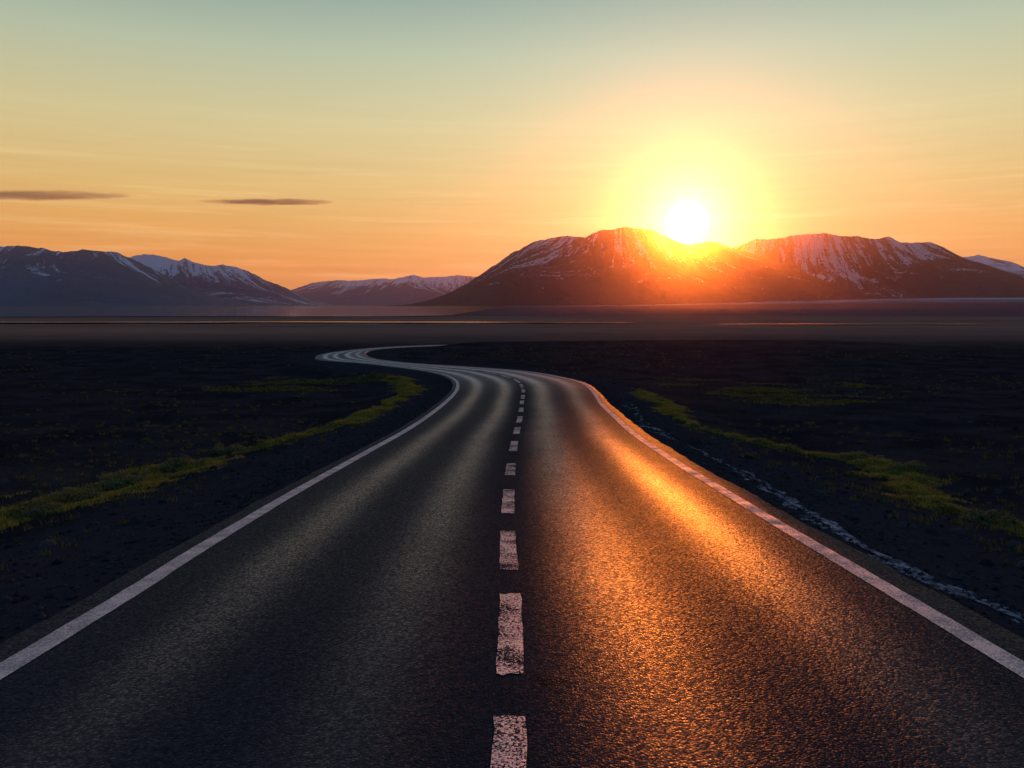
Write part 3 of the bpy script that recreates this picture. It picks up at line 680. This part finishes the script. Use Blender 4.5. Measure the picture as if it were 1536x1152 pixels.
D_ = [(520, 468), (570, 464.5), (610, 460), (650, 449), (680, 436), (700, 425), (733, 403), (765, 381.5), (798, 363), (812, 359.5), (831, 355.5), (844, 352.5), (863, 354), (877, 355), (890, 349), (904, 343.4), (918, 343.4), (939, 340), (961, 342.3), (978, 344.5), (994, 351.6), (1010, 360), (1032, 367), (1048, 364.5), (1065, 360.5), (1081, 365), (1097, 371), (1150, 385), (1200, 407), (1250, 432), (1300, 450), (1360, 460)]
def snD(X, V, z, S, H, conc, big): return -0.20 + 0.24 * sstep(z, 200, 480) - conc * 1.1 - 0.5 * (1 - sstep(z, 60, 240)) + 0.10 * sstep(-X, -1200, 0)
mountain(D_, 6800, 1900, 1700, mat_r, 'broad mountain with thin snow streaks that the sun sets behind', 203, snD, nu=900)
E_ = [(980, 420), (1040, 392), (1097, 371), (1114, 366.5), (1135, 357), (1152, 358.5), (1173, 356), (1201, 351.6), (1236, 348.5), (1260, 353), (1288, 354), (1304, 358.5), (1323, 357), (1334, 353.5), (1353, 364), (1369, 363), (1397, 363.5), (1413, 369.6), (1435, 382), (1460, 394), (1500, 412), (1550, 430), (1620, 444), (1700, 452)]
def snE(X, V, z, S, H, conc, big):
    mid = np.exp(-((X / 7900 - ray(1215, 400)[0]) / 0.055) ** 2)
    return -0.22 + 0.25 * sstep(z, 250, 620) - conc * 1.8 + 0.30 * mid * sstep(z, 150, 330) - 0.5 * (1 - sstep(z, 110, 260))
mountain(E_, 7900, 1800, 1700, mat_r, 'rugged mountain on the right with snow in its vertical gullies', 229, snE, nu=800, gul=0.34)
F_ = [(1330, 430), (1390, 400), (1446, 385), (1467, 382), (1489, 387), (1516, 392), (1536, 400), (1580, 404), (1650, 398), (1720, 410), (1800, 420), (1950, 440)]
def snF(X, V, z, S, H, conc, big): return 0.25 + 0.45 * sstep(z, 200, 560) - conc * 1.4
mountain(F_, 10500, 2000, 1700, mat_l, 'snowy mountain at the far right behind the rugged one', 251, snF, nu=420)

# ------------------------------------------------------------------ two thin clouds, far beyond the haze
def cloud(px0, px1, py, thick_px, D, label, seed):
    xa, _ = ray(px0, py); xb, z_ = ray(px1, py); cx = 0.5 * (xa + xb) * D; L = (xb - xa) * D / 2; zc = CAM_Z + z_ * D; T = thick_px / F * D / 2
    n, m_ = 48, 16; V = []
    for j in range(m_ + 1):
        la = math.pi * j / m_
        for i in range(n):
            lo = 2 * math.pi * i / n
            V.append((math.sin(la) * math.cos(lo) * L, math.sin(la) * math.sin(lo) * L * 0.35, math.cos(la) * T))
    Fs = [(j * n + i, (j + 1) * n + i, (j + 1) * n + (i + 1) % n, j * n + (i + 1) % n) for j in range(m_) for i in range(n)]
    m, t, o = material('cloud_vapour')
    Pc = t.new('ShaderNodeTexCoord').outputs['Object']
    q = t.vm('MULTIPLY', Pc, (1 / L, 1 / (L * 0.35), 1 / T)); x_, y_, zq = t.sep(q)
    nz = t.noise(t.vm('ADD', t.vm('MULTIPLY', Pc, (2.4 / L, 2.4 / L, 0.5 / T)), (seed, 0, 0)), 1.6, 5.0, 0.6)
    zq2 = t.m('ADD', zq, t.m('MULTIPLY', t.m('SUBTRACT', t.noise(t.vm('ADD', t.vm('MULTIPLY', Pc, (1.6 / L, 1.6 / L, 0)), (seed, 3, 0)), 2.0, 3.0), 0.5), 0.9))
    r2 = t.m('ADD', t.m('ADD', t.m('MULTIPLY', x_, x_), t.m('MULTIPLY', y_, y_)), t.m('MULTIPLY', t.m('MULTIPLY', zq2, zq2), 1.8))
    dn = t.m('MULTIPLY', t.step(t.m('ADD', r2, t.m('MULTIPLY', t.m('SUBTRACT', nz, 0.5), 1.3)), 0.15, 0.95, 1.0, 0.0), 5.0 / (L * 0.7))
    dn = t.m('MULTIPLY', dn, t.step(t.vm('LENGTH', q, out=1), 0.8, 1.0, 1.0, 0.0))
    pv = t.new('ShaderNodeVolumePrincipled'); pv.inputs['Color'].default_value = (0.36, 0.30, 0.30, 1); t.put(pv.inputs['Density'], dn); pv.inputs['Anisotropy'].default_value = 0.3
    t.l.new(pv.outputs[0], o.inputs['Volume'])
    ob = mesh('cloud', np.array(V), Fs, m); ob.location = (cx, D, zc); tag(ob, label, 'cloud')
cloud(-150, 225, 293, 10, 26000, 'longer thin dark cloud at the left edge of the sky', 1.0)
cloud(285, 520, 303, 8, 26000, 'shorter thin dark cloud right of the longer one', 5.0)

# ------------------------------------------------------------------ haze
hv = [(x, y, z) for z in (-80, 810) for y in (-950, 19100) for x in (-16100, 16100)]
hf = [(0, 2, 3, 1), (4, 5, 7, 6), (0, 1, 5, 4), (2, 6, 7, 3), (0, 4, 6, 2), (1, 3, 7, 5)]      # every face turned outward
hm, t, o = material('hazy_air')
pv = t.new('ShaderNodeVolumePrincipled'); pv.inputs['Color'].default_value = (0.76, 0.55, 0.60, 1)
pv.inputs['Density'].default_value = 2.3e-5; pv.inputs['Anisotropy'].default_value = 0.955
t.l.new(pv.outputs[0], o.inputs['Volume'])
hz = mesh('haze', np.array(hv), hf, hm, smooth=False); tag(hz, 'thin evening haze lying over the plain and mountains', 'haze', kind='stuff')
